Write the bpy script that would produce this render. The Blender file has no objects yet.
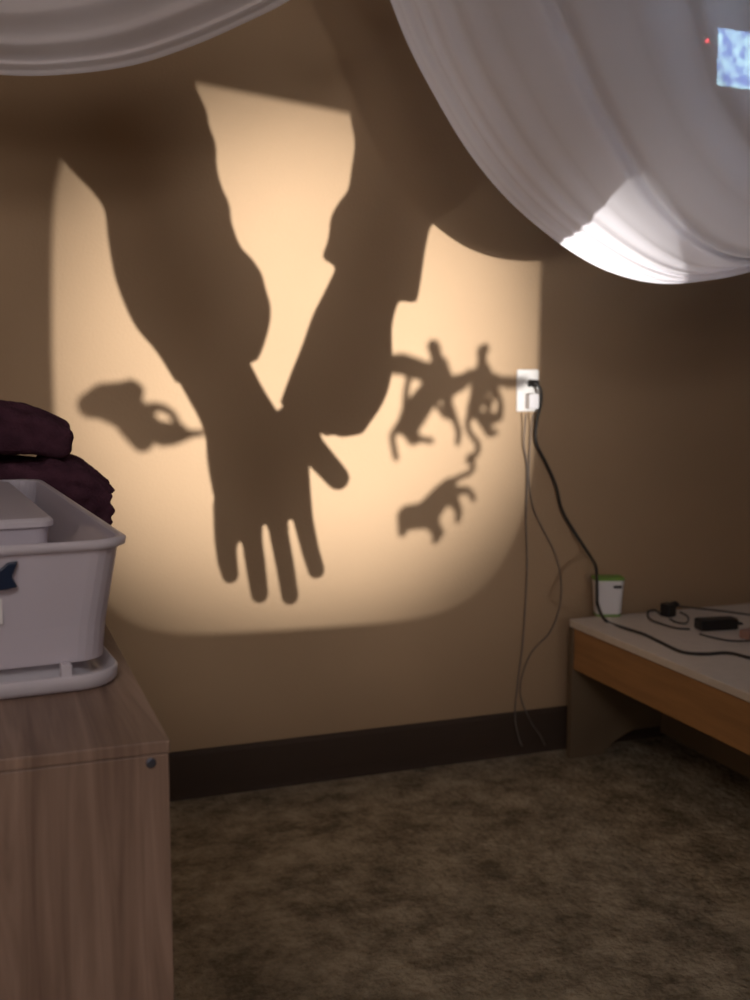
import bpy, bmesh, math, random
from mathutils import Vector, Matrix
random.seed(4)
SC = bpy.context.scene
COL = SC.collection

# ------------------------------------------------------------------ camera
F = 1100.0                       # focal length in pixels of the 750x1000 frame
YAW, PITCH = math.radians(20.2), math.radians(6.64)
EYE = Vector((0, 0, 1.09))
FW = Vector((math.sin(YAW)*math.cos(PITCH), math.cos(YAW)*math.cos(PITCH), -math.sin(PITCH)))
RT = Vector((math.cos(YAW), -math.sin(YAW), 0))
UP = RT.cross(FW)
cd = bpy.data.cameras.new('camera'); cam = bpy.data.objects.new('camera', cd); COL.objects.link(cam)
cam.matrix_world = Matrix((RT, UP, -FW)).transposed().to_4x4()
cam.location = EYE
cd.sensor_fit = 'VERTICAL'; cd.sensor_height = 24; cd.lens = 24*F/1000
cd.clip_start = .02
cd.dof.use_dof = True; cd.dof.focus_distance = 1.45; cd.dof.aperture_fstop = 3.6
SC.camera = cam
SC.view_settings.view_transform = 'Standard'; SC.view_settings.look = 'None'
SC.view_settings.gamma = 1; SC.view_settings.use_curve_mapping = False
SC.view_settings.exposure = 0.0

def W(px, py, Y=None, X=None, Z=None, D=None):
    d = FW*F + RT*(px-375) + UP*(500-py)
    if Y is not None: t = (Y-EYE.y)/d.y
    elif X is not None: t = (X-EYE.x)/d.x
    elif Z is not None: t = (Z-EYE.z)/d.z
    else: t = D/F
    return EYE + d*t

# ------------------------------------------------------------------ world and lights
w = bpy.data.worlds.new('world'); SC.world = w; w.use_nodes = True
w.node_tree.nodes['Background'].inputs[0].default_value = (.9, .8, .7, 1)
w.node_tree.nodes['Background'].inputs[1].default_value = 0.03

WALL_Y = 2.73
LAMP = Vector((1.30, -0.50, 0.87))
def light(name, typ, loc, energy, col, target=None, **kw):
    l = bpy.data.lights.new(name, typ); l.energy = energy; l.color = col
    for k, v in kw.items(): setattr(l, k, v)
    o = bpy.data.objects.new(name, l); COL.objects.link(o); o.location = loc
    if target is not None:
        o.rotation_euler = (Vector(target)-Vector(loc)).to_track_quat('-Z', 'Y').to_euler()
    return o
AIM = W(312, 362, Y=WALL_Y)
light('projector_bulb', 'SPOT', LAMP, 1060, (1.0, .99, .93), AIM, shadow_soft_size=.0032, spot_size=math.radians(28.5), spot_blend=1.0)
light('projector_bulb_spill', 'SPOT', LAMP, 60, (.97, 1.0, .96), AIM, shadow_soft_size=.0028, spot_size=math.radians(48), spot_blend=1.0)
light('projector_shadow_fill', 'SPOT', LAMP+(AIM-LAMP)*.045, 92, (1.0, .96, .92), AIM, shadow_soft_size=.098, spot_size=math.radians(70), spot_blend=1.0)  # added soft spot, stands in for projector haze and lifts the arm shadows
light('ceiling_lamp_light', 'AREA', (-.35, -.9, 2.38), 23.0, (1.0, .91, .91), (-.1, 1.2, 0), shape='DISK', size=1.0)

light('added_fill_light', 'POINT', (-1.2, -1.5, 1.68), 20.0, (1.0, .91, .90), shadow_soft_size=.11)  # added fill light for walls and curtains, no such source seen

# ------------------------------------------------------------------ materials
def nodes(name):
    m = bpy.data.materials.new(name); m.use_nodes = True
    nt = m.node_tree; return m, nt, nt.nodes['Principled BSDF']
def pmat(name, col, rough=.6, bump=0, scale=200, metal=0, var=0, vscale=6, trans=0, alpha=1, emit=None, es=0, spec=.5, stretch=None):
    m, nt, b = nodes(name); N, L = nt.nodes, nt.links
    b.inputs['Base Color'].default_value = (*col, 1); b.inputs['Roughness'].default_value = rough
    b.inputs['Metallic'].default_value = metal; b.inputs['Transmission Weight'].default_value = trans
    b.inputs['Alpha'].default_value = alpha; b.inputs['Specular IOR Level'].default_value = spec
    tc = N.new('ShaderNodeTexCoord'); co = tc.outputs['Object']
    if stretch:
        mp = N.new('ShaderNodeMapping'); mp.inputs['Scale'].default_value = stretch; L.new(co, mp.inputs[0]); co = mp.outputs[0]
    if var:
        n = N.new('ShaderNodeTexNoise'); n.inputs['Scale'].default_value = vscale; n.inputs['Detail'].default_value = 6
        L.new(co, n.inputs[0]); r = N.new('ShaderNodeValToRGB')
        r.color_ramp.elements[0].position = .32; r.color_ramp.elements[1].position = .68
        r.color_ramp.elements[0].color = (*[c*(1-var) for c in col], 1); r.color_ramp.elements[1].color = (*[min(1, c*(1+var)) for c in col], 1)
        L.new(n.outputs[0], r.inputs[0]); L.new(r.outputs[0], b.inputs['Base Color'])
    if bump:
        n2 = N.new('ShaderNodeTexNoise'); n2.inputs['Scale'].default_value = scale; n2.inputs['Detail'].default_value = 3
        L.new(co, n2.inputs[0]); bp = N.new('ShaderNodeBump'); bp.inputs['Strength'].default_value = bump; bp.inputs['Distance'].default_value = .004
        L.new(n2.outputs[0], bp.inputs['Height']); L.new(bp.outputs[0], b.inputs['Normal'])
    if emit: b.inputs['Emission Color'].default_value = (*emit, 1); b.inputs['Emission Strength'].default_value = es
    return m
M = {}
M['wall'] = pmat('tan wall paint', (.44, .305, .185), .85, .25, 160, var=.03, vscale=3, spec=.2)
M['ceil'] = pmat('ceiling paint', (.62, .58, .52), .9)
M['base'] = pmat('dark rubber baseboard', (.065, .044, .032), .7, spec=.2)
M['lam'] = pmat('pale laminate', (.66, .58, .50), .5, var=.04, vscale=30)
M['orange'] = pmat('honey wood', (.36, .185, .07), .5, var=.12, vscale=5, stretch=(8, 1, 10))
M['legwood'] = pmat('dull plywood', (.16, .112, .066), .7, var=.1, vscale=6)
M['white'] = pmat('white plastic', (.8, .78, .78), .4)
M['plate'] = pmat('outlet white plastic', (.86, .84, .80), .35)
M['black'] = pmat('black plastic', (.012, .011, .012), .45)
M['matte'] = pmat('matte black lining', (.004, .004, .004), 1.0, spec=0)
M['cord'] = pmat('dark cord rubber', (.022, .019, .016), .6)
M['palecord'] = pmat('grey cord rubber', (.17, .14, .12), .6)
M['graycord'] = pmat('brown grey cord', (.07, .06, .05), .6)
M['green'] = pmat('green translucent plastic', (.22, .42, .08), .5)
M['navy'] = pmat('navy plastic', (.006, .018, .05), .4)
M['plum'] = pmat('plum fleece', (.085, .036, .055), 1.0, .8, 260, var=.3, vscale=30, spec=.1)
M['skin'] = pmat('skin', (.50, .28, .19), .55, .1, 300)
M['sweater'] = pmat('grey sweater', (.13, .12, .13), .95, .5, 240)
M['denim'] = pmat('dark denim', (.03, .04, .07), .9, .4, 300)
M['hair'] = pmat('brown hair', (.05, .025, .012), .6, .8, 120)
M['shoe'] = pmat('black leather', (.02, .02, .02), .5)
M['toy'] = pmat('brown toy plastic', (.16, .09, .04), .5)
M['metal'] = pmat('satin steel', (.45, .46, .5), .35, metal=1)
M['screw'] = pmat('bolt steel', (.12, .13, .17), .4, metal=.8)
M['cart'] = pmat('grey cart enamel', (.2, .2, .21), .5)
M['paperwhite'] = pmat('white label paper', (.75, .74, .74), .8)
M['pink'] = pmat('pinkish plastic', (.38, .22, .18), .5)

def carpet():
    m, nt, b = nodes('tan shag carpet'); N, L = nt.nodes, nt.links
    tc = N.new('ShaderNodeTexCoord')
    a = N.new('ShaderNodeTexNoise'); a.inputs['Scale'].default_value = 8; a.inputs['Detail'].default_value = 8; a.inputs['Roughness'].default_value = .8; a.inputs['Distortion'].default_value = .0
    L.new(tc.outputs['Object'], a.inputs[0])
    r = N.new('ShaderNodeValToRGB'); e = r.color_ramp.elements
    e[0].position = .39; e[0].color = (.17, .14, .095, 1); e[1].position = .60; e[1].color = (.47, .40, .285, 1)  # mottles: shade of the leaning pile put into the colour
    L.new(a.outputs[0], r.inputs[0]); L.new(r.outputs[0], b.inputs['Base Color'])
    c = N.new('ShaderNodeTexNoise'); c.inputs['Scale'].default_value = 60; c.inputs['Detail'].default_value = 5
    L.new(tc.outputs['Object'], c.inputs[0])
    bp = N.new('ShaderNodeBump'); bp.inputs['Strength'].default_value = 1; bp.inputs['Distance'].default_value = .02
    L.new(c.outputs[0], bp.inputs['Height']); L.new(bp.outputs[0], b.inputs['Normal'])
    b.inputs['Roughness'].default_value = 1; b.inputs['Specular IOR Level'].default_value = .05
    return m
M['carpet'] = carpet()

def woodgrain():
    m, nt, b = nodes('grey brown woodgrain laminate'); N, L = nt.nodes, nt.links
    tc = N.new('ShaderNodeTexCoord')
    mp = N.new('ShaderNodeMapping'); mp.inputs['Scale'].default_value = (26, 1.2, 1.6); L.new(tc.outputs['Object'], mp.inputs[0])
    n = N.new('ShaderNodeTexNoise'); n.inputs['Scale'].default_value = 1.6; n.inputs['Detail'].default_value = 7; n.inputs['Roughness'].default_value = .6; n.inputs['Distortion'].default_value = 1.1
    L.new(mp.outputs[0], n.inputs[0])
    r = N.new('ShaderNodeValToRGB'); e = r.color_ramp.elements
    e[0].position = .30; e[0].color = (.155, .095, .068, 1); e[1].position = .72; e[1].color = (.36, .245, .185, 1)
    k = r.color_ramp.elements.new(.5); k.color = (.25, .165, .12, 1)
    L.new(n.outputs[0], r.inputs[0]); L.new(r.outputs[0], b.inputs['Base Color'])
    b.inputs['Roughness'].default_value = .55
    return m
M['wood'] = woodgrain()

def sheer():
    m = bpy.data.materials.new('white sheer voile'); m.use_nodes = True
    nt = m.node_tree; N, L = nt.nodes, nt.links
    N.remove(N['Principled BSDF']); out = N['Material Output']
    d = N.new('ShaderNodeBsdfDiffuse'); d.inputs[0].default_value = (.92, .90, .94, 1)
    t = N.new('ShaderNodeBsdfTranslucent'); t.inputs[0].default_value = (.92, .90, .94, 1)
    x = N.new('ShaderNodeBsdfTransparent'); x.inputs[0].default_value = (1, .98, .98, 1)
    m1 = N.new('ShaderNodeMixShader'); m1.inputs[0].default_value = .25; L.new(d.outputs[0], m1.inputs[1]); L.new(t.outputs[0], m1.inputs[2])
    m2 = N.new('ShaderNodeMixShader')
    lw = N.new('ShaderNodeLayerWeight'); lw.inputs[0].default_value = .25        # thin cloth closes up at glancing angles
    mr = N.new('ShaderNodeMapRange'); mr.inputs[3].default_value = .96; mr.inputs[4].default_value = 1.0
    L.new(lw.outputs['Facing'], mr.inputs[0]); L.new(mr.outputs[0], m2.inputs[0])
    L.new(x.outputs[0], m2.inputs[1]); L.new(m1.outputs[0], m2.inputs[2]); L.new(m2.outputs[0], out.inputs[0])
    return m
M['sheer'] = sheer()
def frosted(name, fac, col):
    m = bpy.data.materials.new(name); m.use_nodes = True
    nt = m.node_tree; N, L = nt.nodes, nt.links
    p = N['Principled BSDF']; p.inputs['Base Color'].default_value = (*col, 1); p.inputs['Roughness'].default_value = .3
    p.inputs['Subsurface Weight'].default_value = 0
    t = N.new('ShaderNodeBsdfTranslucent'); t.inputs[0].default_value = (*col, 1)
    x = N.new('ShaderNodeBsdfTransparent'); x.inputs[0].default_value = (.97, .95, .96, 1)
    a = N.new('ShaderNodeMixShader'); a.inputs[0].default_value = .35
    L.new(p.outputs[0], a.inputs[1]); L.new(t.outputs[0], a.inputs[2])
    b = N.new('ShaderNodeMixShader'); b.inputs[0].default_value = fac
    L.new(x.outputs[0], b.inputs[1]); L.new(a.outputs[0], b.inputs[2]); L.new(b.outputs[0], N['Material Output'].inputs[0])
    return m
M['bin'] = frosted('frosted clear plastic', .72, (.84, .81, .88))
M['binrim'] = frosted('thick frosted plastic', .85, (.88, .85, .90))
M['glass'] = frosted('clear stage glass', .01, (.9, .9, .9))

# ------------------------------------------------------------------ helpers
def tag(o, label=None, cat=None, group=None, kind=None):
    if label: o['label'] = label
    if cat: o['category'] = cat
    if group: o['group'] = group
    if kind: o['kind'] = kind
    return o
def empty(name, loc, rz=0):
    o = bpy.data.objects.new(name, None); COL.objects.link(o); o.location = loc; o.rotation_euler.z = rz; o.empty_display_size = .05
    bpy.context.view_layer.update(); return o
def mesh(name, bm, mat, parent=None, smooth=False, bevel=0, solid=0, sub=0, local=False, seg=2):
    me = bpy.data.meshes.new(name); bm.normal_update(); bm.to_mesh(me); bm.free()
    o = bpy.data.objects.new(name, me); COL.objects.link(o); me.materials.append(mat)
    if smooth: me.shade_smooth()
    if parent is not None:
        o.parent = parent
        if not local: o.matrix_parent_inverse = parent_world(parent).inverted()
    if solid:
        s = o.modifiers.new('s', 'SOLIDIFY'); s.thickness = solid; s.offset = 0
    if bevel:
        b = o.modifiers.new('b', 'BEVEL'); b.width = bevel; b.segments = seg; b.limit_method = 'ANGLE'
    if sub:
        s = o.modifiers.new('u', 'SUBSURF'); s.levels = sub; s.render_levels = sub
    return o
def parent_world(p):
    m = p.matrix_basis.copy()
    if p.parent: m = parent_world(p.parent) @ p.matrix_parent_inverse @ m
    return m
def box(bm, x0, x1, y0, y1, z0, z1):
    v = [bm.verts.new((x, y, z)) for x in (x0, x1) for y in (y0, y1) for z in (z0, z1)]
    for f in ((0,1,3,2),(4,6,7,5),(0,4,5,1),(2,3,7,6),(0,2,6,4),(1,5,7,3)): bm.faces.new([v[i] for i in f])
    return v
def catmull(P, n=8):
    P = [Vector(p) for p in P]; out = []
    Q = [P[0]*2-P[1]] + P + [P[-1]*2-P[-2]]
    for i in range(1, len(Q)-2):
        a, b, c, d = Q[i-1:i+3]
        for k in range(n):
            t = k/n
            out.append(.5*((2*b)+(c-a)*t+(2*a-5*b+4*c-d)*t*t+(3*b-a-3*c+d)*t**3))
    out.append(P[-1]); return out
def tube(bm, P, r, seg=10, caps=True):
    rings = []; n = len(P); prev = None
    for i, p in enumerate(P):
        t = (P[min(i+1, n-1)]-P[max(i-1, 0)]).normalized()
        if prev is None:
            a = t.cross(Vector((0, 0, 1)));
            if a.length < .1: a = t.cross(Vector((0, 1, 0)))
        else: a = prev - t*prev.dot(t)
        a.normalize(); prev = a; b = t.cross(a)
        rr = r[i] if isinstance(r, (list, tuple)) else r
        rings.append([bm.verts.new(p+(a*math.cos(k*2*math.pi/seg)+b*math.sin(k*2*math.pi/seg))*rr) for k in range(seg)])
    for i in range(n-1):
        for k in range(seg): bm.faces.new((rings[i][k], rings[i][(k+1)%seg], rings[i+1][(k+1)%seg], rings[i+1][k]))
    if caps: bm.faces.new(rings[0][::-1]); bm.faces.new(rings[-1])
def loft(bm, rings, caps=True):
    R = [[bm.verts.new(p) for p in r] for r in rings]; n = len(R[0])
    for i in range(len(R)-1):
        for k in range(n): bm.faces.new((R[i][k], R[i][(k+1)%n], R[i+1][(k+1)%n], R[i+1][k]))
    if caps: bm.faces.new(R[0][::-1]); bm.faces.new(R[-1])
    return R
def prism(bm, pts, axis, a, b):
    """closed outline pts (pairs) extruded along axis from a to b"""
    def mk(p, h): return {'x': (h, p[0], p[1]), 'y': (p[0], h, p[1]), 'z': (p[0], p[1], h)}[axis]
    loft(bm, [[Vector(mk(p, a)) for p in pts], [Vector(mk(p, b)) for p in pts]])
def rrect(x0, x1, y0, y1, r, n=6):
    out = []
    for cx, cy, a0 in ((x1-r, y1-r, 0), (x0+r, y1-r, 90), (x0+r, y0+r, 180), (x1-r, y0+r, 270)):
        for k in range(n+1):
            a = math.radians(a0+90*k/n); out.append((cx+r*math.cos(a), cy+r*math.sin(a)))
    return out
def fuse(name, bm, mat, parent=None, voxel=.003, smooth=3):
    """melts overlapping closed shapes of bm into one continuous skin"""
    me = bpy.data.meshes.new(name+'_raw'); bm.to_mesh(me); bm.free()
    o = bpy.data.objects.new(name+'_raw', me); COL.objects.link(o)
    r = o.modifiers.new('r', 'REMESH'); r.mode = 'VOXEL'; r.voxel_size = voxel
    if smooth:
        s = o.modifiers.new('s', 'SMOOTH'); s.iterations = smooth; s.factor = .5
    dg = bpy.context.evaluated_depsgraph_get(); ev = o.evaluated_get(dg)
    m2 = bpy.data.meshes.new_from_object(ev); m2.name = name
    bpy.data.objects.remove(o); bpy.data.meshes.remove(me)
    m2.materials.clear(); m2.materials.append(mat); m2.shade_smooth()
    q = bpy.data.objects.new(name, m2); COL.objects.link(q)
    if parent is not None: q.parent = parent; q.matrix_parent_inverse = parent_world(parent).inverted()
    return q
def capsule(bm, a, b, ra, rb, seg=14):
    a, b = Vector(a), Vector(b); t = b-a
    if t.length < 1e-6: t = Vector((0, 0, 1e-4)); b = a+t
    t.normalize(); P = []; R = []
    for k in range(5): an = math.pi/2*(1-k/4); P.append(a-t*ra*math.sin(an)); R.append(max(ra*math.cos(an), ra*.02))
    for k in range(5): an = math.pi/2*k/4; P.append(b+t*rb*math.sin(an)); R.append(max(rb*math.cos(an), rb*.02))
    tube(bm, P, R, seg)
def chain(bm, nodes):
    for (a, ra), (b, rb) in zip(nodes[:-1], nodes[1:]): capsule(bm, a, b, ra, rb)

# ------------------------------------------------------------------ room
XL, XR, YF, H = -1.9, 3.3, -2.6, 2.5
bm = bmesh.new(); box(bm, XL-.1, XR+.1, YF-.1, WALL_Y+.1, -.1, 0); tag(mesh('floor', bm, M['carpet']), kind='structure')
bm = bmesh.new(); box(bm, XL-.1, XR+.1, YF-.1, WALL_Y+.1, H, H+.1); tag(mesh('ceiling', bm, M['ceil']), kind='structure')
for nm, a in (('wall_back', (XL-.1, XR+.1, WALL_Y, WALL_Y+.1)), ('wall_front', (XL-.1, XR+.1, YF-.1, YF)), ('wall_left', (XL-.1, XL, YF, WALL_Y)), ('wall_right', (XR, XR+.1, YF, WALL_Y))):
    bm = bmesh.new(); box(bm, *a, 0, H); tag(mesh(nm, bm, M['wall']), kind='structure')
BH = .125
prof = [(WALL_Y, 0), (WALL_Y-.016, 0), (WALL_Y-.011, .008), (WALL_Y-.009, .03), (WALL_Y-.009, BH-.012), (WALL_Y-.006, BH-.003), (WALL_Y-.002, BH), (WALL_Y, BH)]
bm = bmesh.new(); prism(bm, prof, 'x', XL, XR); tag(mesh('baseboard_back', bm, M['base']), kind='structure')

# ------------------------------------------------------------------ shelf unit (left foreground)
CH = .779
c = W(170, 740, Z=CH); CX, CY = c.x, c.y
root = tag(empty('storage_cabinet', (CX-.25, CY+.55, 0)), 'grey-brown woodgrain laminate cabinet in the left foreground under the clear bin', 'cabinet')
T = .011
bm = bmesh.new(); box(bm, CX-.52, CX, CY, CY+1.12, CH-T, CH); mesh('top_panel', bm, M['wood'], root, bevel=.0012)
bm = bmesh.new(); box(bm, CX-.52, CX-.001, CY+.001, CY+.016, .03, CH-T-.0006); mesh('end_panel', bm, M['wood'], root, bevel=.0012)
bm = bmesh.new(); box(bm, CX-.52, CX-.001, CY+1.10, CY+1.115, .03, CH-T-.0006); mesh('end_panel', bm, M['wood'], root, bevel=.0012)
bm = bmesh.new(); box(bm, CX-.016, CX-.001, CY+.0165, CY+1.0995, .03, CH-T-.0006); mesh('side_panel', bm, M['wood'], root, bevel=.0012)
bm = bmesh.new(); box(bm, CX-.51, CX-.017, CY+.0165, CY+1.0995, .06, .075); mesh('bottom_panel', bm, M['wood'], root, bevel=.0012)
bm = bmesh.new(); box(bm, CX-.5, CX-.02, CY+.02, CY+1.10, 0, .03); mesh('plinth', bm, M['wood'], root, bevel=.0012)
p = W(151, 763, Y=CY)
bm = bmesh.new(); tube(bm, [Vector((p.x, CY+.004, p.z)), Vector((p.x, CY-.0008, p.z)), Vector((p.x, CY-.0012, p.z))], [.0042, .0042, .0034], 20)
tube(bm, [Vector((p.x, CY-.001, p.z)), Vector((p.x, CY-.0016, p.z))], [.0016, .0014], 6)
tag(mesh('bolt_head', bm, M['screw'], root), 'round steel bolt head')

# ------------------------------------------------------------------ clear bins on the cabinet
def tray(bm, w, l, h, r, taper, th, n=6, z0=0, inner=True, top=0):
    """open tub: front right corner of its rim at (0,0); extends -x and +y"""
    def ring(ins, z, rr): return [Vector((x, y, z)) for x, y in rrect(-w+ins, -ins, ins, l-ins, rr, n)]
    rings = [ring(taper+.0, z0, r), ring(taper*.7, z0+h*.3, r), ring(-top, z0+h, r)]
    if inner: rings += [ring(th-top, z0+h, r), ring(taper+th, z0+th, r)]
    loft(bm, rings)
rimz = CH + .005
B0 = W(121, 684, Z=CH+.004)          # front right corner of the base flange
HB = .157
rootb = empty('storage_bin', (B0.x, B0.y, CH), math.radians(4.0))
tag(rootb, 'large frosted clear plastic bin with navy latch, sitting on its upturned lid on the cabinet', 'storage bin')
BW, BL = .40, .64
bm = bmesh.new(); tray(bm, BW, BL, HB-.036, .03, .010, .0022, z0=.0285, top=.006)
mesh('tub', bm, M['bin'], rootb, smooth=False, local=True)
bm = bmesh.new()
def ringz(w, l, ins, z, r): return [Vector((x, y, z)) for x, y in rrect(-w+ins, -ins, ins, l-ins, r, 6)]
hz = HB-.006
loft(bm, [ringz(BW, BL, -0.0080, hz-.010, .034), ringz(BW, BL, -0.0120, hz-.008, .036), ringz(BW, BL, -0.0130, hz-.002, .037), ringz(BW, BL, -0.0100, hz, .035), ringz(BW, BL, -0.0040, hz-.001, .031), ringz(BW, BL, -0.0038, hz-.010, .031), ringz(BW, BL, -0.0080, hz-.010, .034)], caps=False)
mesh('rim', bm, M['binrim'], rootb, smooth=True, local=True)
bm = bmesh.new()
loft(bm, [ringz(BW, BL, .012, .0, .035), ringz(BW, BL, .001, .002, .04), ringz(BW, BL, -.003, .006, .042), ringz(BW, BL, -.004, .017, .042), ringz(BW, BL, -.0015, .019, .04), ringz(BW, BL, .003, .010, .035), ringz(BW, BL, .02, .010, .03), ringz(BW, BL, .024, .028, .03)])
mesh('lid', bm, M['binrim'], rootb, smooth=True, local=True)
for xx in (-.052, -.20, -.35):
    bm = bmesh.new(); box(bm, xx-.005, xx+.005, -.003, .012, .012, .030)
    mesh('lid_rib', bm, M['binrim'], rootb, local=True, bevel=.001)
# navy latch on the front and paper label under it
bm = bmesh.new()
LT = W(13, 571, Y=B0.y+.01); lx = -(B0.x-LT.x); lz = LT.z-CH
out = [(lx-.20, lz-.012), (lx-.008, lz-.013), (lx+.002, lz-.011), (lx-.003, lz-.001), (lx+.003, lz+.013), (lx-.006, lz+.012), (lx-.013, lz+.006), (lx-.03, lz+.009), (lx-.20, lz+.009)]
prism(bm, out, 'y', -.010, .004)
tag(mesh('latch', bm, M['navy'], rootb, local=True, bevel=.001), 'navy blue plastic latch')
LP = W(2, 609, Y=B0.y+.01); qx = -(B0.x-LP.x); qz = LP.z-CH
bm = bmesh.new(); box(bm, qx-.09, qx, .0015, .0035, qz-.011, qz+.013); mesh('paper_label', bm, M['paperwhite'], rootb, local=True)
# smaller container nested in the large one
C1 = W(50, 518, Z=CH+.152)
root2 = empty('nested_container', (C1.x, C1.y, CH+.021), math.radians(4.0))
tag(root2, 'smaller frosted clear plastic container standing inside the large bin', 'storage bin')
bm = bmesh.new(); tray(bm, .20, .44, .125, .014, .008, .002); mesh('tub', bm, M['bin'], root2, local=True)
bm = bmesh.new(); loft(bm, [ringz(.20, .44, -.001, .121, .015), ringz(.20, .44, -.005, .122, .017), ringz(.20, .44, -.005, .128, .017), ringz(.20, .44, -.001, .132, .014), ringz(.20, .44, .03, .1325, .01)])
mesh('lid', bm, M['binrim'], root2, local=True, smooth=False, bevel=.001)

# ------------------------------------------------------------------ plum cloth pile behind the bin
def cloth_heap(name, label, nodesl, cy, depth, zcut=None, seed=0):
    """folded cloth: a stack of thick, wavy folds whose outline is read at plane Y=cy"""
    bm = bmesh.new(); rnd = random.Random(seed)
    for pts in nodesl:
        P = [W(x, y, Y=cy) for x, y, r in pts]; Rr = [r*cy/F/.95 for x, y, r in pts]
        nn = 7
        for k in range(nn):
            yy = (k/(nn-1)-.5)*depth
            prev = None
            for p, r in zip(P, Rr):
                q = p + Vector((rnd.uniform(-.004, .004), yy, rnd.uniform(-.004, .004)-abs(yy)*.12)); rr = r*rnd.uniform(.86, 1.0)
                if prev: capsule(bm, prev[0], q, prev[1], rr, 10)
                prev = (q, rr)
    o = fuse(name, bm, M['plum'], None, .004, 3)
    t = bpy.data.textures.new(name, 'CLOUDS'); t.noise_scale = .03
    d = o.modifiers.new('d', 'DISPLACE'); d.texture = t; d.strength = .006; d.mid_level = .5
    return tag(o, label, 'cloth', 'folded plum cloths')
PY = 1.86
cloth_heap('folded_cloth', 'upper folded plum-coloured cloth of the two heaped behind the clear bin',
    [[(-60, 412, 14), (0, 411, 12), (20, 413, 10), (45, 421, 9), (60, 428, 9)],
     [(-60, 430, 14), (0, 430, 13), (40, 433, 11), (58, 437, 9.5)]], PY, .16, seed=2)
cloth_heap('folded_cloth', 'lower folded plum-coloured cloth with a ragged edge, behind the clear bin',
    [[(-60, 468, 13), (0, 468, 13), (50, 468, 12), (70, 468, 10)],
     [(50, 456, 8), (76, 467, 9), (92, 476, 7), (105, 483, 4.5)],
     [(-60, 488, 16), (0, 488, 16), (50, 488, 15), (72, 487, 10)],
     [(60, 492, 14), (84, 499, 7), (95, 497, 4)],
     [(84, 486, 5), (91, 480, 5)], [(96, 489, 5), (104, 497, 5), (100, 500, 5)],
     [(70, 500, 12), (88, 507, 8), (100, 511, 5)],
     [(-60, 515, 17), (20, 515, 17), (60, 512, 14)], [(-60, 536, 16), (20, 536, 16), (40, 534, 12)],
     [(-60, 549, 10), (10, 549, 10), (30, 548, 9)]], PY, .16, seed=5)

# ------------------------------------------------------------------ outlet, plugs and cords
OP = W(527, 390.5, Y=WALL_Y)
ro = tag(empty('wall_outlet', (OP.x, WALL_Y, OP.z)), 'white wall outlet plate at the right edge of the projected light', 'outlet')
bm = bmesh.new(); pts = rrect(-.034, .034, -.058, .058, .006)
loft(bm, [[Vector((x, -.0003, z)) for x, z in pts], [Vector((x, -.004, z)) for x, z in pts], [Vector((x*.93, -.0065, z*.96)) for x, z in pts]])
mesh('cover_plate', bm, M['plate'], ro, local=True)
for zc in (-.02, .02):
    bm = bmesh.new(); pts = rrect(-.017, .017, zc-.0145, zc+.0145, .012)
    prism(bm, pts, 'y', -.0062, -.0078); so = mesh('socket', bm, M['plate'], ro, local=True)
    bm = bmesh.new()
    for sx in (-.0065, .0065): box(bm, sx-.0012, sx+.0012, -.0083, -.0076, zc-.002, zc+.007)
    tube(bm, [Vector((0, -.0076, zc-.008)), Vector((0, -.0083, zc-.008))], .0025, 10)
    mesh('slot', bm, M['black'], so, local=True)
rp = tag(empty('power_cord', (OP.x+.010, WALL_Y-.008, OP.z+.02)), 'black power cord plugged into the wall outlet, hanging down and across the low table', 'cord')  # power cord, with plug and cable as its parts
bm = bmesh.new(); loft(bm, [[Vector((x*s, y, z*s)) for x, z in rrect(-.013, .013, -.010, .010, .006)] for s, y in ((1, -.0005), (1, -.012), (.9, -.022), (.5, -.027))])
mesh('plug', bm, M['black'], rp, local=True, smooth=False, bevel=.0008)
ra = tag(empty('charger', (OP.x+.006, WALL_Y-.008, OP.z-.024)), 'small white charger with thin pale cables in the lower socket of the wall outlet', 'adapter')
bm = bmesh.new(); prism(bm, rrect(-.016, .014, -.026, .016, .005), 'y', -.0005, -.026)
mesh('adapter_body', bm, M['white'], ra, local=True, bevel=.002)
def cord(pts, r, mat, label, parent):
    """pts: (px, py, plane kind, value)"""
    P = [W(x, y, **{k: v}) for x, y, k, v in pts]
    bm = bmesh.new(); tube(bm, catmull(P, 10), r, 10)
    return tag(mesh('cable', bm, mat, parent, smooth=True), label)
TZ = .385                                           # height of the low table's top
TY = WALL_Y-.07; tl = W(568, 619, Y=TY); TX = tl.x; TZ = tl.z   # front left corner line of the table top
wy = WALL_Y-.012
cz = TZ+.0035
cord([(533, 383, 'Y', WALL_Y-.036), (540, 388, 'Y', WALL_Y-.040), (541, 402, 'Y', WALL_Y-.030), (537, 420, 'Y', WALL_Y-.016), (536, 442, 'Y', wy), (546, 463, 'Y', wy), (556, 486, 'Y', wy), (562, 510, 'Y', wy), (575, 533, 'Y', wy-.01), (590, 556, 'Y', wy-.05), (596, 568, 'Y', wy-.18), (597, 590, 'Y', wy-.26), (598, 606, 'Y', wy-.28), (606, 621, 'Z', cz), (624, 628, 'Z', cz), (643, 634, 'Z', cz), (660, 642, 'Z', cz), (682, 652, 'Z', cz), (705, 654, 'Z', cz), (728, 653, 'Z', cz), (750, 658, 'Z', cz), (790, 668, 'Z', cz)],
     .0044, M['cord'], 'long black cable', rp)
cord([(526, 414, 'Y', WALL_Y-.030), (525, 425, 'Y', WALL_Y-.02), (524, 445, 'Y', wy), (527, 470, 'Y', wy+.004), (526, 520, 'Y', wy+.004), (527, 570, 'Y', wy+.004), (523, 640, 'Y', wy+.004), (518, 680, 'Y', wy+.004), (515, 715, 'Y', wy-.005), (518, 735, 'Y', wy-.02), (522, 746, 'Y', wy-.03)],
     .0020, M['palecord'], 'thin pale cable hanging straight down', ra)
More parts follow.
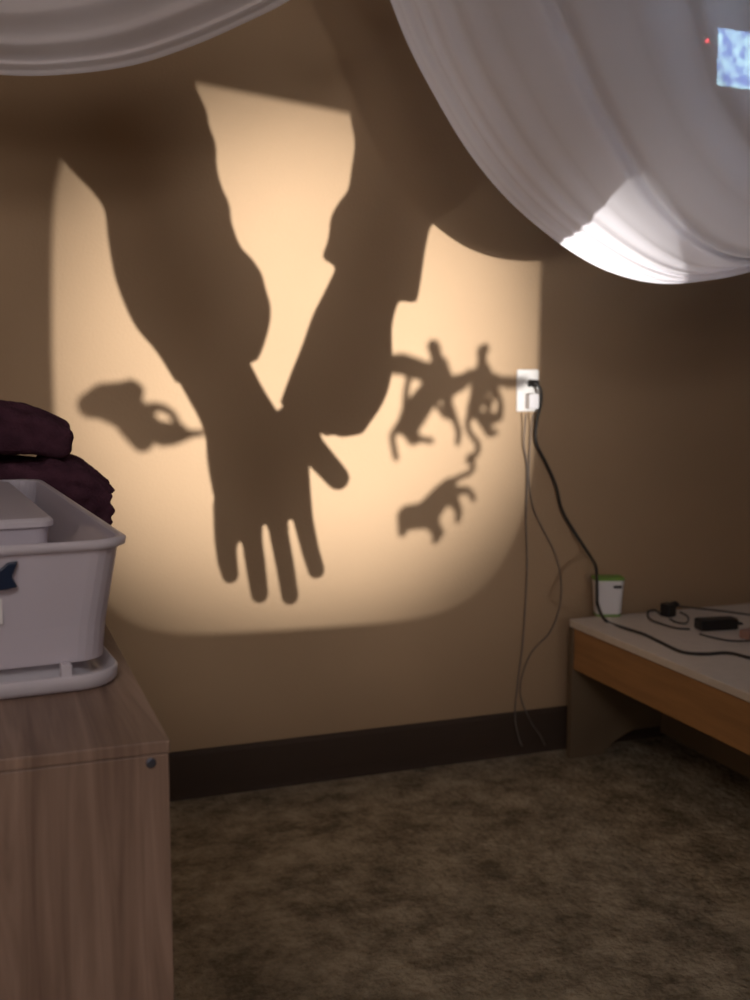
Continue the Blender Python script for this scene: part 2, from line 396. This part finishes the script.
cord([(533, 414, 'Y', WALL_Y-.030), (531, 430, 'Y', WALL_Y-.012), (529, 480, 'Y', wy+.004), (534, 510, 'Y', wy+.004), (546, 535, 'Y', wy+.004), (556, 556, 'Y', wy+.004), (561, 580, 'Y', wy+.004), (560, 605, 'Y', wy+.004), (550, 632, 'Y', wy+.004), (530, 655, 'Y', wy+.004), (520, 690, 'Y', wy+.004), (530, 720, 'Y', wy-.005), (540, 735, 'Y', wy-.02), (545, 745, 'Y', wy-.03)],
     .0017, M['palecord'], 'thin pale cable swinging out in a loop', ra)

# ------------------------------------------------------------------ low table at the right
TW, TLEN = .78, 1.05
rt = tag(empty('low_table', (TX+TW/2, TY-TLEN/2, 0)), 'low child-height table with pale laminate top and orange wood apron at right', 'table')
bm = bmesh.new(); prism(bm, rrect(TX, TX+TW, TY-TLEN, TY, .012, 4), 'z', TZ-.020, TZ); mesh('tabletop', bm, M['lam'], rt, bevel=.002)
def legpanel(y0, y1):
    x0, x1 = TX+.002, TX+TW-.012; zt = TZ-.0205; n = 16
    foot = .105; pts = [(x0, 0), (x0+foot, 0)]
    for k in range(1, n):
        a = k/n; s = x0+foot+(x1-x0-2*foot)*a
        pts.append((s, .062*min(1, (math.sin(a*math.pi)*1.9))**.7))
    pts += [(x1-foot, 0), (x1, 0), (x1, zt), (x0, zt)]
    bm = bmesh.new(); prism(bm, pts, 'y', y0, y1); return mesh('leg_panel', bm, M['legwood'], rt, bevel=.001)
legpanel(TY-.024, TY-.002); legpanel(TY-TLEN+.03, TY-TLEN+.052)
AP = .118
bm = bmesh.new(); box(bm, TX+.006, TX+.024, TY-TLEN+.053, TY-.025, TZ-.0205-AP, TZ-.0205); tag(mesh('apron', bm, M['orange'], rt, bevel=.001), 'orange wood side rail')
bm = bmesh.new(); box(bm, TX+TW-.032, TX+TW-.014, TY-TLEN+.053, TY-.025, .09, TZ-.0205); mesh('apron', bm, M['legwood'], rt, bevel=.001)

bm = bmesh.new(); box(bm, TX+.30, TX+.318, TY-TLEN+.053, TY-.025, .045, TZ-.0205); mesh('inner_panel', bm, M['legwood'], rt, bevel=.001)
# white device with green top
dv = W(607, 615, Z=TZ)
rd = tag(empty('charging_device', (dv.x, dv.y, TZ), math.radians(-20)), 'small white device with green top edge and dark slot, on the low table', 'device')
def ell(w, d, z, r, dx=0): return [Vector((x+dx, y, z)) for x, y in rrect(-w, w, -d, d, r, 5)]
bm = bmesh.new(); loft(bm, [ell(.034, .024, .006, .012), ell(.036, .026, .010, .013), ell(.040, .028, .070, .014), ell(.043, .029, .104, .014)])
mesh('body', bm, M['white'], rd, local=True, smooth=False, bevel=.001)
bm = bmesh.new(); loft(bm, [ell(.0435, .0295, .1045, .014), ell(.0445, .030, .109, .014), ell(.042, .028, .1115, .013)])
tag(mesh('top_cap', bm, M['green'], rd, local=True), 'green rim on top')
bm = bmesh.new(); loft(bm, [ell(.034, .025, .0003, .012), ell(.036, .027, .002, .013), ell(.036, .027, .0055, .013)])
tag(mesh('base_ring', bm, M['green'], rd, local=True), 'green ring at the foot')
bm = bmesh.new(); prism(bm, rrect(.010, .034, .083, .091, .003), 'y', -.0300, -.0255); mesh('slot', bm, M['black'], rd, local=True)
cord([(590, 608, 'Z', TZ+.006), (583, 606, 'Z', TZ+.004), (574, 610, 'Z', TZ+.004), (570, 607, 'Z', TZ+.004)], .003, M['graycord'], 'short dark cable', rd)
# adapters and leads on the table
def brick(px, py, L, Wd, Hh, rz, mat, label, name='power_brick'):
    p = W(px, py, Z=TZ)
    r = tag(empty(name, (p.x, p.y, TZ), rz), label, 'adapter')
    bm = bmesh.new(); loft(bm, [[Vector((x*s, y*s, z)) for x, y in rrect(-L/2, L/2, -Wd/2, Wd/2, .006)] for s, z in ((.94, .0005), (1, .004), (1, Hh-.004), (.93, Hh))])
    mesh('case', bm, mat, r, local=True); return r
r1 = brick(716, 629, .112, .042, .030, math.radians(-8), M['black'], 'long black power brick lying on the low table at right')
bm = bmesh.new()
tube(bm, [Vector((.056, 0, .014)), Vector((.066, 0, .013)), Vector((.078, -.001, .011))], [.006, .0045, .003], 10)
mesh('strain_relief', bm, M['black'], r1, local=True, smooth=True)
r2 = brick(668, 616, .036, .034, .036, math.radians(20), M['black'], 'small black plug adapter lying at the back of the low table', 'plug_adapter')
bm = bmesh.new(); tube(bm, [Vector((.018, 0, .026)), Vector((.034, -.002, .030)), Vector((.044, -.003, .028))], [.012, .009, .005], 10)
mesh('strain_relief', bm, M['black'], r2, local=True, smooth=True)
r3 = brick(750, 638, .05, .035, .022, .2, M['pink'], 'pinkish plastic block lying at the right edge beside the black power brick', 'plastic_block')
cord([(660, 614, 'Z', cz), (655, 610, 'Z', cz), (648, 612, 'Z', cz), (650, 619, 'Z', cz), (662, 624, 'Z', cz), (676, 628, 'Z', cz), (690, 629, 'Z', cz)], .003, M['graycord'], 'grey cable', r1)
cord([(680, 612, 'Z', TZ+.02), (688, 617, 'Z', TZ+.006), (686, 623, 'Z', cz), (676, 622, 'Z', cz), (670, 619, 'Z', TZ+.002)], .0026, M['graycord'], 'short looped cable', r2)
cord([(700, 634, 'Z', cz), (715, 638, 'Z', cz), (735, 641, 'Z', cz), (765, 640, 'Z', cz)], .0026, M['graycord'], 'grey cable', r1)
cord([(676, 606, 'Z', cz), (695, 608, 'Z', cz), (722, 611, 'Z', cz), (760, 616, 'Z', cz)], .0024, M['graycord'], 'thin cable near the wall', r2)

# ------------------------------------------------------------------ small screen on the wall, seen through the sheer curtain
s0 = W(719, 28, Y=WALL_Y-.03); s1 = W(725, 86, Y=WALL_Y-.03)
SX0, SZ1, SZ0 = s0.x, s0.z, s1.z
SWd = .26
rs = tag(empty('wall_screen', (SX0+SWd/2, WALL_Y, SZ0)), 'small glowing blue screen on the wall behind the right sheer curtain', 'screen')
bm = bmesh.new(); box(bm, SX0-.055, SX0+SWd+.03, WALL_Y-.028, WALL_Y-.0005, SZ0-.03, SZ1+.03); mesh('case', bm, M['cart'], rs, bevel=.004)
def screenmat():
    m, nt, b = nodes('lit blue screen'); N, L = nt.nodes, nt.links
    tc = N.new('ShaderNodeTexCoord'); n = N.new('ShaderNodeTexNoise'); n.inputs['Scale'].default_value = 38; n.inputs['Detail'].default_value = 2
    L.new(tc.outputs['Object'], n.inputs[0]); r = N.new('ShaderNodeValToRGB'); e = r.color_ramp.elements
    e[0].position = .38; e[0].color = (.12, .22, .62, 1); e[1].position = .62; e[1].color = (.50, .85, 1, 1)
    L.new(n.outputs[0], r.inputs[0]); L.new(r.outputs[0], b.inputs['Emission Color']); b.inputs['Emission Strength'].default_value = 24.0
    b.inputs['Base Color'].default_value = (.02, .02, .02, 1); return m
bm = bmesh.new(); box(bm, SX0, SX0+SWd, WALL_Y-.0295, WALL_Y-.0282, SZ0, SZ1); mesh('display', bm, screenmat(), rs)
ld = W(707.5, 41, Y=WALL_Y-.03)
bm = bmesh.new(); bmesh.ops.create_uvsphere(bm, u_segments=12, v_segments=8, radius=.0075, matrix=Matrix.Translation((ld.x, WALL_Y-.0285, ld.z)))
mesh('indicator_light', bm, pmat('red indicator', (.5, .02, .02), .4, emit=(1, .06, .08), es=30), rs, smooth=True)

# ------------------------------------------------------------------ sheer drapes
def drape(name, label, curves, vs, bumps, yfun, nu=110, nv=150):
    """curves: px polylines of folds from hem (v=0) to top edge (v=1); bumps: (v, width, height) folds"""
    C = []
    for c in curves:
        P = catmull([(x, y, 0) for x, y in c], 24)
        L_ = [0]
        for a, b in zip(P[:-1], P[1:]): L_.append(L_[-1]+(b-a).length)
        Q = []; j = 0
        for k in range(nu+1):
            s = L_[-1]*k/nu
            while j < len(L_)-2 and L_[j+1] < s: j += 1
            f = (s-L_[j])/max(1e-9, L_[j+1]-L_[j]); Q.append(P[j].lerp(P[j+1], min(1, f)))
        C.append(Q)
    bm = bmesh.new(); G = []
    for j in range(nv+1):
        v = j/nv
        i = max(k for k in range(len(vs)-1) if vs[k] <= v+1e-9); f = (v-vs[i])/(vs[i+1]-vs[i])
        row = []
        for k in range(nu+1):
            p = C[i][k].lerp(C[i+1][k], f)
            y = yfun(k/nu, v)
            for bv, bw, bh in bumps:
                d = (v-bv)/bw
                y -= bh*math.exp(-(d*.5)**2) if d < 0 else bh*math.exp(-d*d)
            row.append(bm.verts.new(W(p.x, p.y, Y=y)))
        G.append(row)
    for j in range(nv):
        for k in range(nu): bm.faces.new((G[j][k], G[j][k+1], G[j+1][k+1], G[j+1][k]))
    return tag(mesh(name, bm, M['sheer'], None, smooth=True), label, 'curtain', 'sheer curtain swags')
DY = 2.03
R_curves = [
    [(330, -160), (360, -75), (390, 0), (408, 45), (434, 95), (467, 150), (505, 197), (548, 235), (590, 263), (628, 278), (665, 284), (705, 281), (750, 272), (830, 245), (930, 170), (1010, 20), (1040, -160)],
    [(352, -160), (380, -75), (409, 0), (428, 48), (456, 100), (488, 152), (524, 196), (562, 230), (600, 256), (634, 273), (668, 281), (707, 279), (753, 270), (835, 240), (938, 160), (1015, 10), (1050, -160)],
    [(365, -160), (396, -75), (425, 0), (446, 55), (474, 108), (506, 157), (540, 196), (576, 228), (612, 252), (644, 269), (676, 278), (712, 276), (758, 266), (840, 232), (942, 150), (1018, 0), (1060, -160)],
    [(480, -160), (520, -75), (556, 0), (577, 50), (600, 100), (627, 148), (652, 190), (680, 222), (706, 243), (732, 255), (760, 258), (790, 252), (830, 232), (890, 190), (960, 110), (1030, -20), (1080, -160)],
    [(630, -160), (660, -75), (686, 0), (696, 45), (710, 85), (730, 122), (752, 152), (775, 172), (800, 185), (828, 188), (858, 182), (890, 165), (925, 135), (965, 90), (1010, 20), (1060, -70), (1110, -160)],
    [(700, -160), (722, -75), (734, 0), (748, 45), (765, 80), (784, 108), (806, 128), (830, 140), (856, 144), (884, 140), (914, 128), (944, 105), (976, 70), (1008, 25), (1045, -40), (1080, -100), (1120, -160)],
    [(770, -160), (790, -75), (810, 0), (820, 25), (833, 45), (848, 60), (865, 70), (884, 75), (904, 75), (925, 70), (948, 60), (972, 42), (998, 15), (1025, -25), (1060, -75), (1100, -120), (1140, -160)],
]
drape('sheer_curtain', 'white sheer curtain swag at upper right with a bright lit patch near its hem', R_curves, [0, .05, .10, .45, .70, .83, 1],
      [(.012, .012, .010), (.055, .014, .016), (.10, .016, .016), (.17, .02, .016), (.26, .02, .007), (.45, .017, .034), (.58, .02, .006), (.70, .03, .036), (.835, .03, .028)],
      lambda u, v: DY+.27*max(0, min(1, (.46-u)/.26))-.10*v+.05*math.sin(u*math.pi)*v)
L_curves = [
    [(-240, 10), (-160, 48), (-80, 68), (0, 75), (60, 75), (130, 66), (190, 47), (245, 23), (290, 0), (330, -30), (370, -70)],
    [(-240, -5), (-160, 36), (-80, 56), (0, 64), (60, 64), (126, 55), (184, 37), (238, 14), (282, -8), (322, -36), (362, -76)],
    [(-240, -30), (-160, 12), (-80, 34), (0, 44), (56, 43), (118, 33), (172, 15), (222, -6), (264, -26), (300, -50), (340, -86)],
    [(-240, -60), (-160, -22), (-80, 2), (0, 12), (50, 10), (105, 0), (155, -18), (200, -40), (240, -60), (272, -82), (300, -110)],
    [(-240, -120), (-160, -100), (-80, -85), (0, -75), (50, -75), (95, -80), (140, -92), (180, -105), (215, -120), (245, -130), (270, -140)]]
drape('sheer_curtain', 'white sheer curtain swag at the upper left corner, its hem dipping low', L_curves, [0, .12, .4, .7, 1],
      [(.02, .03, .003), (.13, .03, .006), (.40, .06, .006), (.7, .06, .008)], lambda u, v: 2.10-.10*v, nu=90, nv=90)

# ------------------------------------------------------------------ projector on its cart (beside the camera)
def onray(px, py, t):
    w_ = W(px, py, Y=WALL_Y); return LAMP+(w_-LAMP)*t
def scale_at(t): return 2.9/F*t            # metres per photograph pixel on the wall, carried back to plane t
TG = .21
GY = LAMP.y+TG*(WALL_Y-LAMP.y)
gate_px = [(300, 104), (400, 124), (475, 141), (515, 150), (536, 165), (543, 190), (544, 215), (541, 265), (539, 330), (537, 400), (533, 460), (525, 508), (508, 552), (482, 588), (445, 611), (400, 621), (300, 629), (205, 634), (165, 632), (135, 624), (108, 605), (85, 575), (68, 530), (59, 480), (54, 400), (52, 300), (54, 205), (62, 160), (72, 110), (92, 72), (130, 71)]
G = [onray(x, y, TG) for x, y in gate_px]
gc = sum(G, Vector())/len(G)
G = catmull([*G, G[0]], 5)[:-1]
rproj = tag(empty('projector', (LAMP.x, -.2, .58)), 'dark box projector on a cart with an open lit window facing the wall', 'projector')
def ringrect(cx, cz_, hw, hh, y, n): # same count as gate
    out = []
    for g in G:
        dx, dz = g.x-gc.x, g.z-gc.z; s = min(hw/max(abs(dx), 1e-6), hh/max(abs(dz), 1e-6)); out.append(Vector((cx+dx*s, y, cz_+dz*s)))
    return out
bm = bmesh.new()
oF = ringrect(gc.x, gc.z, .185, .165, GY, 0); oB = ringrect(LAMP.x, LAMP.z, .09, .09, LAMP.y-.1, 0); oI = ringrect(LAMP.x, LAMP.z, .085, .085, LAMP.y-.095, 0)
iF = ringrect(gc.x, gc.z, .179, .159, GY-.006, 0)
gb = [g+Vector((0, -.004, 0)) for g in G]
for i in range(len(gb)): gb[i].y = GY-.006
loft(bm, [oB, oF, G, gb, iF, oI])
mesh('housing', bm, M['matte'], rproj, bevel=0)
bm = bmesh.new(); box(bm, gc.x-.178, gc.x+.178, GY+.0005, GY+.0035, gc.z-.158, gc.z+.158)
mesh('stage_glass', bm, M['glass'], rproj)
for fx0, fx1, fy0, fy1, fz in ((gc.x-.13, gc.x-.11, GY-.05, GY-.01, gc.z-.15), (gc.x+.11, gc.x+.13, GY-.05, GY-.01, gc.z-.15), (LAMP.x-.05, LAMP.x+.05, LAMP.y-.08, LAMP.y, LAMP.z-.08)):
    bm = bmesh.new(); box(bm, fx0, fx1, fy0, fy1, .58, fz); mesh('foot', bm, M['cart'], rproj, bevel=.002)
rc = tag(empty('utility_cart', (1.3, -.2, 0)), 'grey metal utility cart carrying the projector', 'cart')
for z in (.56, .15):
    bm = bmesh.new(); box(bm, 1.0, 1.52, -.68, .24, z, z+.02); mesh('shelf', bm, M['cart'], rc, bevel=.004)
for x in (1.015, 1.505):
    for y in (-.665, .225):
        bm = bmesh.new(); tube(bm, [Vector((x, y, .05)), Vector((x, y, .56))], .011, 12); lg = mesh('leg', bm, M['metal'], rc, smooth=True)
        bm = bmesh.new(); tube(bm, [Vector((x-.01, y, .028)), Vector((x+.01, y, .028))], .027, 20); mesh('wheel', bm, M['black'], lg)

# toys held against the stage glass
def toy(name, label, cat, org, sc, groups, dy=0, fat=1.28):
    bm = bmesh.new(); k = scale_at(TG)/sc
    for g in groups:
        nd = []
        for (x, y, r) in g:
            p = onray(org[0]+x/sc, org[1]+y/sc, TG+.004); p.y = GY+.004+max(r*k, .0008)+dy; nd.append((p, max(r*k*fat, .002)))
        chain(bm, nd)
    return tag(fuse(name, bm, M['toy'], None, .0007, 2), label, cat, 'toys on the projector glass')
toy('toy_hippo', 'small plastic animal toy stuck on the projector glass, casting the shadow left of the hand', 'toy', (60, 360), 4.6875,
    [[(158, 212, 56), (215, 190, 68), (290, 178, 66), (340, 135, 38), (352, 150, 44)], [(215, 195, 76), (300, 230, 80), (360, 280, 72), (425, 312, 50), (505, 362, 32)],
     [(340, 300, 60), (395, 380, 46), (400, 400, 30)], [(410, 260, 34), (450, 222, 22), (505, 228, 17), (548, 262, 16), (565, 300, 16), (590, 335, 22)], [(500, 350, 55), (535, 368, 32), (600, 350, 26), (640, 346, 16), (680, 344, 12)]], fat=1.12)
O2 = (370, 330)
toy('toy_rider', 'winged rider toy nearest the sleeve on the projector glass', 'toy', O2, 4.6875,
    [[(300, 82, 28), (308, 105, 26), (315, 150, 24), (322, 200, 52)], [(345, 150, 18), (350, 185, 25)], [(100, 165, 38), (150, 162, 42), (200, 178, 42), (280, 205, 40), (330, 220, 48)],
     [(322, 220, 56), (290, 290, 52), (245, 340, 52), (200, 410, 55), (175, 450, 45)], [(140, 450, 18), (108, 495, 12), (112, 530, 12), (126, 600, 13)], [(190, 460, 40), (205, 510, 28), (240, 512, 14), (290, 520, 11)],
     [(185, 230, 12), (172, 300, 12), (168, 360, 14)], [(330, 240, 48), (355, 290, 42), (360, 330, 24), (385, 380, 16), (405, 440, 15), (418, 480, 14), (412, 530, 13)], [(320, 360, 10), (350, 402, 10), (390, 415, 10)], [(350, 265, 42), (400, 258, 38), (430, 245, 34)]])
toy('toy_rider', 'second rider toy on the projector glass, its shadow reaching the outlet', 'toy', O2, 4.6875,
    [[(540, 90, 20), (525, 105, 24), (525, 145, 20), (530, 200, 38), (525, 250, 48)], [(470, 220, 30), (530, 240, 40)], [(560, 235, 32), (620, 245, 22), (680, 240, 17), (720, 240, 17)], [(640, 265, 10), (700, 262, 12)],
     [(520, 260, 46), (505, 320, 36), (485, 370, 30), (480, 390, 26)], [(470, 400, 18), (455, 440, 11), (468, 485, 12), (505, 530, 12), (508, 565, 12), (490, 590, 14), (465, 610, 18)],
     [(560, 270, 24), (600, 300, 14), (612, 350, 15), (608, 410, 17), (570, 435, 14), (520, 400, 18)], [(500, 390, 22), (530, 440, 18), (560, 485, 18), (590, 480, 12)], [(540, 350, 13), (570, 320, 10), (555, 380, 12)], [(540, 400, 16), (580, 410, 18)]])
toy('toy_lion', 'four-legged toy animal on the projector glass, casting the lowest small shadow', 'toy', (370, 460), 4.6875,
    [[(168, 262, 32), (160, 300, 26), (155, 335, 20)], [(185, 268, 52), (245, 262, 52), (290, 225, 52), (340, 160, 44), (372, 118, 32)],
     [(270, 260, 45), (310, 320, 28), (335, 335, 16), (308, 370, 18)], [(355, 165, 40), (395, 195, 26), (418, 235, 17), (412, 278, 15)], [(370, 140, 34), (410, 145, 20), (450, 138, 17), (475, 155, 15), (485, 182, 13)],
     [(378, 100, 14), (425, 78, 9), (465, 62, 9), (485, 35, 9), (478, 0, 13), (470, -15, 16)]])

# ------------------------------------------------------------------ person leaning in from the side: hands and forearms in the beam
TH = .37
def hp(x, y, dy=0):
    p = onray(x, y, TH); p.y += dy; return p
kH = scale_at(TH)
def limb(bm, Ledge, Redge, rings=26, flat=.85, dy=0):
    A = catmull([(x, y, 0) for x, y in Ledge], 10); B = catmull([(x, y, 0) for x, y in Redge], 10)
    def even(P):
        L_ = [0]
        for a, b in zip(P[:-1], P[1:]): L_.append(L_[-1]+(b-a).length)
        out = []; j = 0
        for k in range(rings+1):
            s = L_[-1]*k/rings
            while j < len(L_)-2 and L_[j+1] < s: j += 1
            out.append(P[j].lerp(P[j+1], min(1, (s-L_[j])/max(1e-9, L_[j+1]-L_[j]))))
        return out
    A, B = even(A), even(B); RR = []
    for a, b in zip(A, B):
        pa, pb = hp(a.x, a.y), hp(b.x, b.y); c = (pa+pb)/2; h = (pb-pa)/2
        RR.append([c+h*math.cos(q)+Vector((0, h.length*flat*math.sin(q)+dy, 0)) for q in [i*2*math.pi/24 for i in range(24)]])
    loft(bm, RR); return RR
pers = tag(empty('person', (1.9, .85, 0)), 'person in a grey sweater leaning over with both hands held in the projector beam', 'person')
bm = bmesh.new()
# first hand: palm and forearm
limb(bm, [(150, 330), (180, 385), (203, 430), (207, 465), (214, 500), (222, 530)], [(240, 340), (262, 385), (284, 420), (306, 450), (311, 485), (312, 515)], flat=.32)
for pts in ([(224, 505, 11), (226, 535, 11), (229, 560, 10), (233, 574, 8.5)], [(251, 505, 11.5), (253, 540, 10.5), (258, 570, 10), (262, 593, 9)],
            [(276, 500, 11), (280, 535, 10), (287, 568, 9.5), (292, 595, 9)], [(300, 490, 11), (304, 520, 10.5), (311, 548, 9.5), (318, 569, 9)]):
    chain(bm, [(hp(x, y, -.004*i), r*kH*1.0) for i, (x, y, r) in enumerate(pts)])
# second hand: held in front, palm over the first wrist, its thumb out to the right
limb(bm, [(322, 350), (304, 395), (270, 425), (262, 445)], [(375, 350), (345, 405), (325, 440), (312, 462)], flat=.34, dy=-.05)
chain(bm, [(hp(300, 425, -.05), 16*kH), (hp(322, 452, -.05), 13.5*kH), (hp(344, 477, -.05), 12*kH)])
for i, x in enumerate((240, 256, 272, 288)):
    chain(bm, [(hp(x+22, 425, -.052), 9.5*kH), (hp(x+4, 455, -.070), 9*kH), (hp(x+2, 480, -.060), 8.5*kH)])
E1 = hp(135, 120); E2 = hp(395, 150)
E1a = E1+Vector((-.01, .02, .14)); E2a = E2+Vector((.02, .02, .12))
S1 = Vector((1.17, .62, 1.47)); S2 = Vector((1.36, 1.00, 1.45))
capsule(bm, hp(200, 360), E1a, .028, .042); capsule(bm, hp(350, 350), E2a, .024, .042)
capsule(bm, E1a, S1, .042, .055); capsule(bm, E2a, S2, .042, .055)
ch = Vector((1.36, .80, 1.42)); hipc = Vector((1.86, .85, .98))
capsule(bm, S1+Vector((.03, .03, -.01)), S2+Vector((.0, -.03, -.01)), .06, .06)
for s in (-1, 1): capsule(bm, ch+Vector((.05, .07*s, 0)), hipc+Vector((0, .06*s, 0)), .105, .105)
nk = Vector((1.20, .80, 1.50)); hd = Vector((1.10, .77, 1.60))
capsule(bm, Vector((1.28, .80, 1.46)), nk, .055, .05)
capsule(bm, hd+Vector((.02, 0, .03)), hd+Vector((-.035, -.01, -.045)), .078, .060, 20)
capsule(bm, hd+Vector((-.085, -.012, -.01)), hd+Vector((-.105, -.014, -.03)), .009, .012)      # nose
for s in (-1, 1): capsule(bm, hd+Vector((.02, .078*s, 0)), hd+Vector((.015, .082*s, -.03)), .014, .009)  # ears
for s in (-1, 1):
    hx = hipc+Vector((0, .09*s, -.05)); kn = Vector((1.84, .85+.12*s, .52)); an = Vector((1.92, .85+.13*s, .09))
    capsule(bm, hx, kn, .085, .058); capsule(bm, kn, an, .058, .038); capsule(bm, an+Vector((.02, 0, -.045)), an+Vector((-.14, .01*s, -.055)), .036, .028)
body = fuse('body', bm, M['skin'], pers, .0026, 2)
# sweater with both sleeves
bm = bmesh.new()
limb(bm, [(0, 60), (34, 122), (67, 166), (90, 190), (104, 210), (108, 240), (116, 282), (134, 325), (156, 352), (176, 384)], [(186, 10), (191, 60), (197, 88), (207, 110), (209, 124), (216, 143), (217, 165), (222, 186), (230, 204), (232, 222), (241, 246), (252, 258), (262, 273), (266, 288), (271, 306), (270, 324), (264, 346), (258, 360)], flat=.45, rings=64)
limb(bm, [(350, 20), (347, 70), (348, 112), (352, 137), (349, 162), (345, 186), (337, 197), (328, 213), (325, 236), (319, 253), (322, 257), (333, 263), (331, 269), (320, 292), (309, 314), (298, 345), (286, 375), (276, 402)], [(620, 20), (565, 90), (522, 142), (462, 198), (434, 217), (426, 240), (420, 280), (416, 299), (412, 299), (400, 296), (397, 300), (391, 325), (391, 370), (382, 402), (362, 432)], flat=.5, dy=.02, rings=64)
chain(bm, [(hp(300, 405, .02), 20*kH), (hp(350, 415, .02), 20*kH), (hp(355, 424, .02), 11*kH)])
chain(bm, [(hp(324, 429, .02), 7*kH), (hp(333, 428, .02), 7*kH)]); chain(bm, [(hp(340, 428, .02), 9.5*kH), (hp(350, 426, .02), 10*kH)])
capsule(bm, hp(120, 80), E1a, .055, .055); capsule(bm, hp(400, 100), E2a, .05, .055)
capsule(bm, E1a, S1, .056, .068); capsule(bm, E2a, S2, .056, .068)
capsule(bm, S1+Vector((.03, .03, -.01)), S2+Vector((0, -.03, -.01)), .073, .073)
for s in (-1, 1): capsule(bm, ch+Vector((.05, .07*s, 0)), hipc+Vector((-.04, .06*s, .03)), .12, .118)
fuse('sweater', bm, M['sweater'], pers, .003, 1)
bm = bmesh.new()
capsule(bm, hipc+Vector((0, -.07, 0)), hipc+Vector((0, .07, 0)), .125, .125)
for s in (-1, 1):
    hx = hipc+Vector((0, .09*s, -.05)); kn = Vector((1.84, .85+.12*s, .52)); an = Vector((1.91, .85+.13*s, .13))
    capsule(bm, hx, kn, .098, .072); capsule(bm, kn, an, .072, .055)
fuse('trousers', bm, M['denim'], pers, .008, 2)
for s in (-1, 1):
    an = Vector((1.92, .85+.13*s, .09)); bm = bmesh.new()
    capsule(bm, an+Vector((.03, 0, -.045)), an+Vector((-.15, .01*s, -.053)), .044, .036); capsule(bm, an+Vector((0, 0, .0)), an+Vector((.01, 0, -.03)), .045, .044)
    fuse('shoe', bm, M['shoe'], pers, .005, 2)
bm = bmesh.new(); capsule(bm, hd+Vector((.045, 0, .045)), hd+Vector((.05, 0, -.01)), .085, .075, 18); capsule(bm, hd+Vector((.0, 0, .06)), hd+Vector((.03, 0, .05)), .074, .08, 18)
fuse('hair', bm, M['hair'], pers, .006, 2)

# ceiling lamp whose light fills the room
rl = tag(empty('ceiling_lamp', (-.35, -.9, 2.5)), 'round white ceiling lamp behind the camera', 'lamp')
bm = bmesh.new(); tube(bm, [Vector((0, 0, -.001)), Vector((0, 0, -.05)), Vector((0, 0, -.06))], [.51, .51, .48], 40); mesh('housing', bm, M['white'], rl, local=True)

rf = tag(empty('added_fill_lamp', (-1.2, -1.5, 0)), 'white-shaded lamp added out of view behind the camera as room fill', 'lamp')  # added stand and shade for the fill light, out of view
bm = bmesh.new(); tube(bm, [Vector((0, 0, .001)), Vector((0, 0, .02)), Vector((0, 0, .03))], [.14, .14, .05], 28); mesh('base', bm, M['cart'], rf, local=True)
bm = bmesh.new(); tube(bm, [Vector((0, 0, .03)), Vector((0, 0, 1.50))], .011, 12); mesh('pole', bm, M['metal'], rf, local=True, smooth=True)
bm = bmesh.new(); tube(bm, [Vector((0, 0, 1.46)), Vector((0, 0, 1.53))], [.22, .20], 32); mesh('shade', bm, M['white'], rf, local=True)
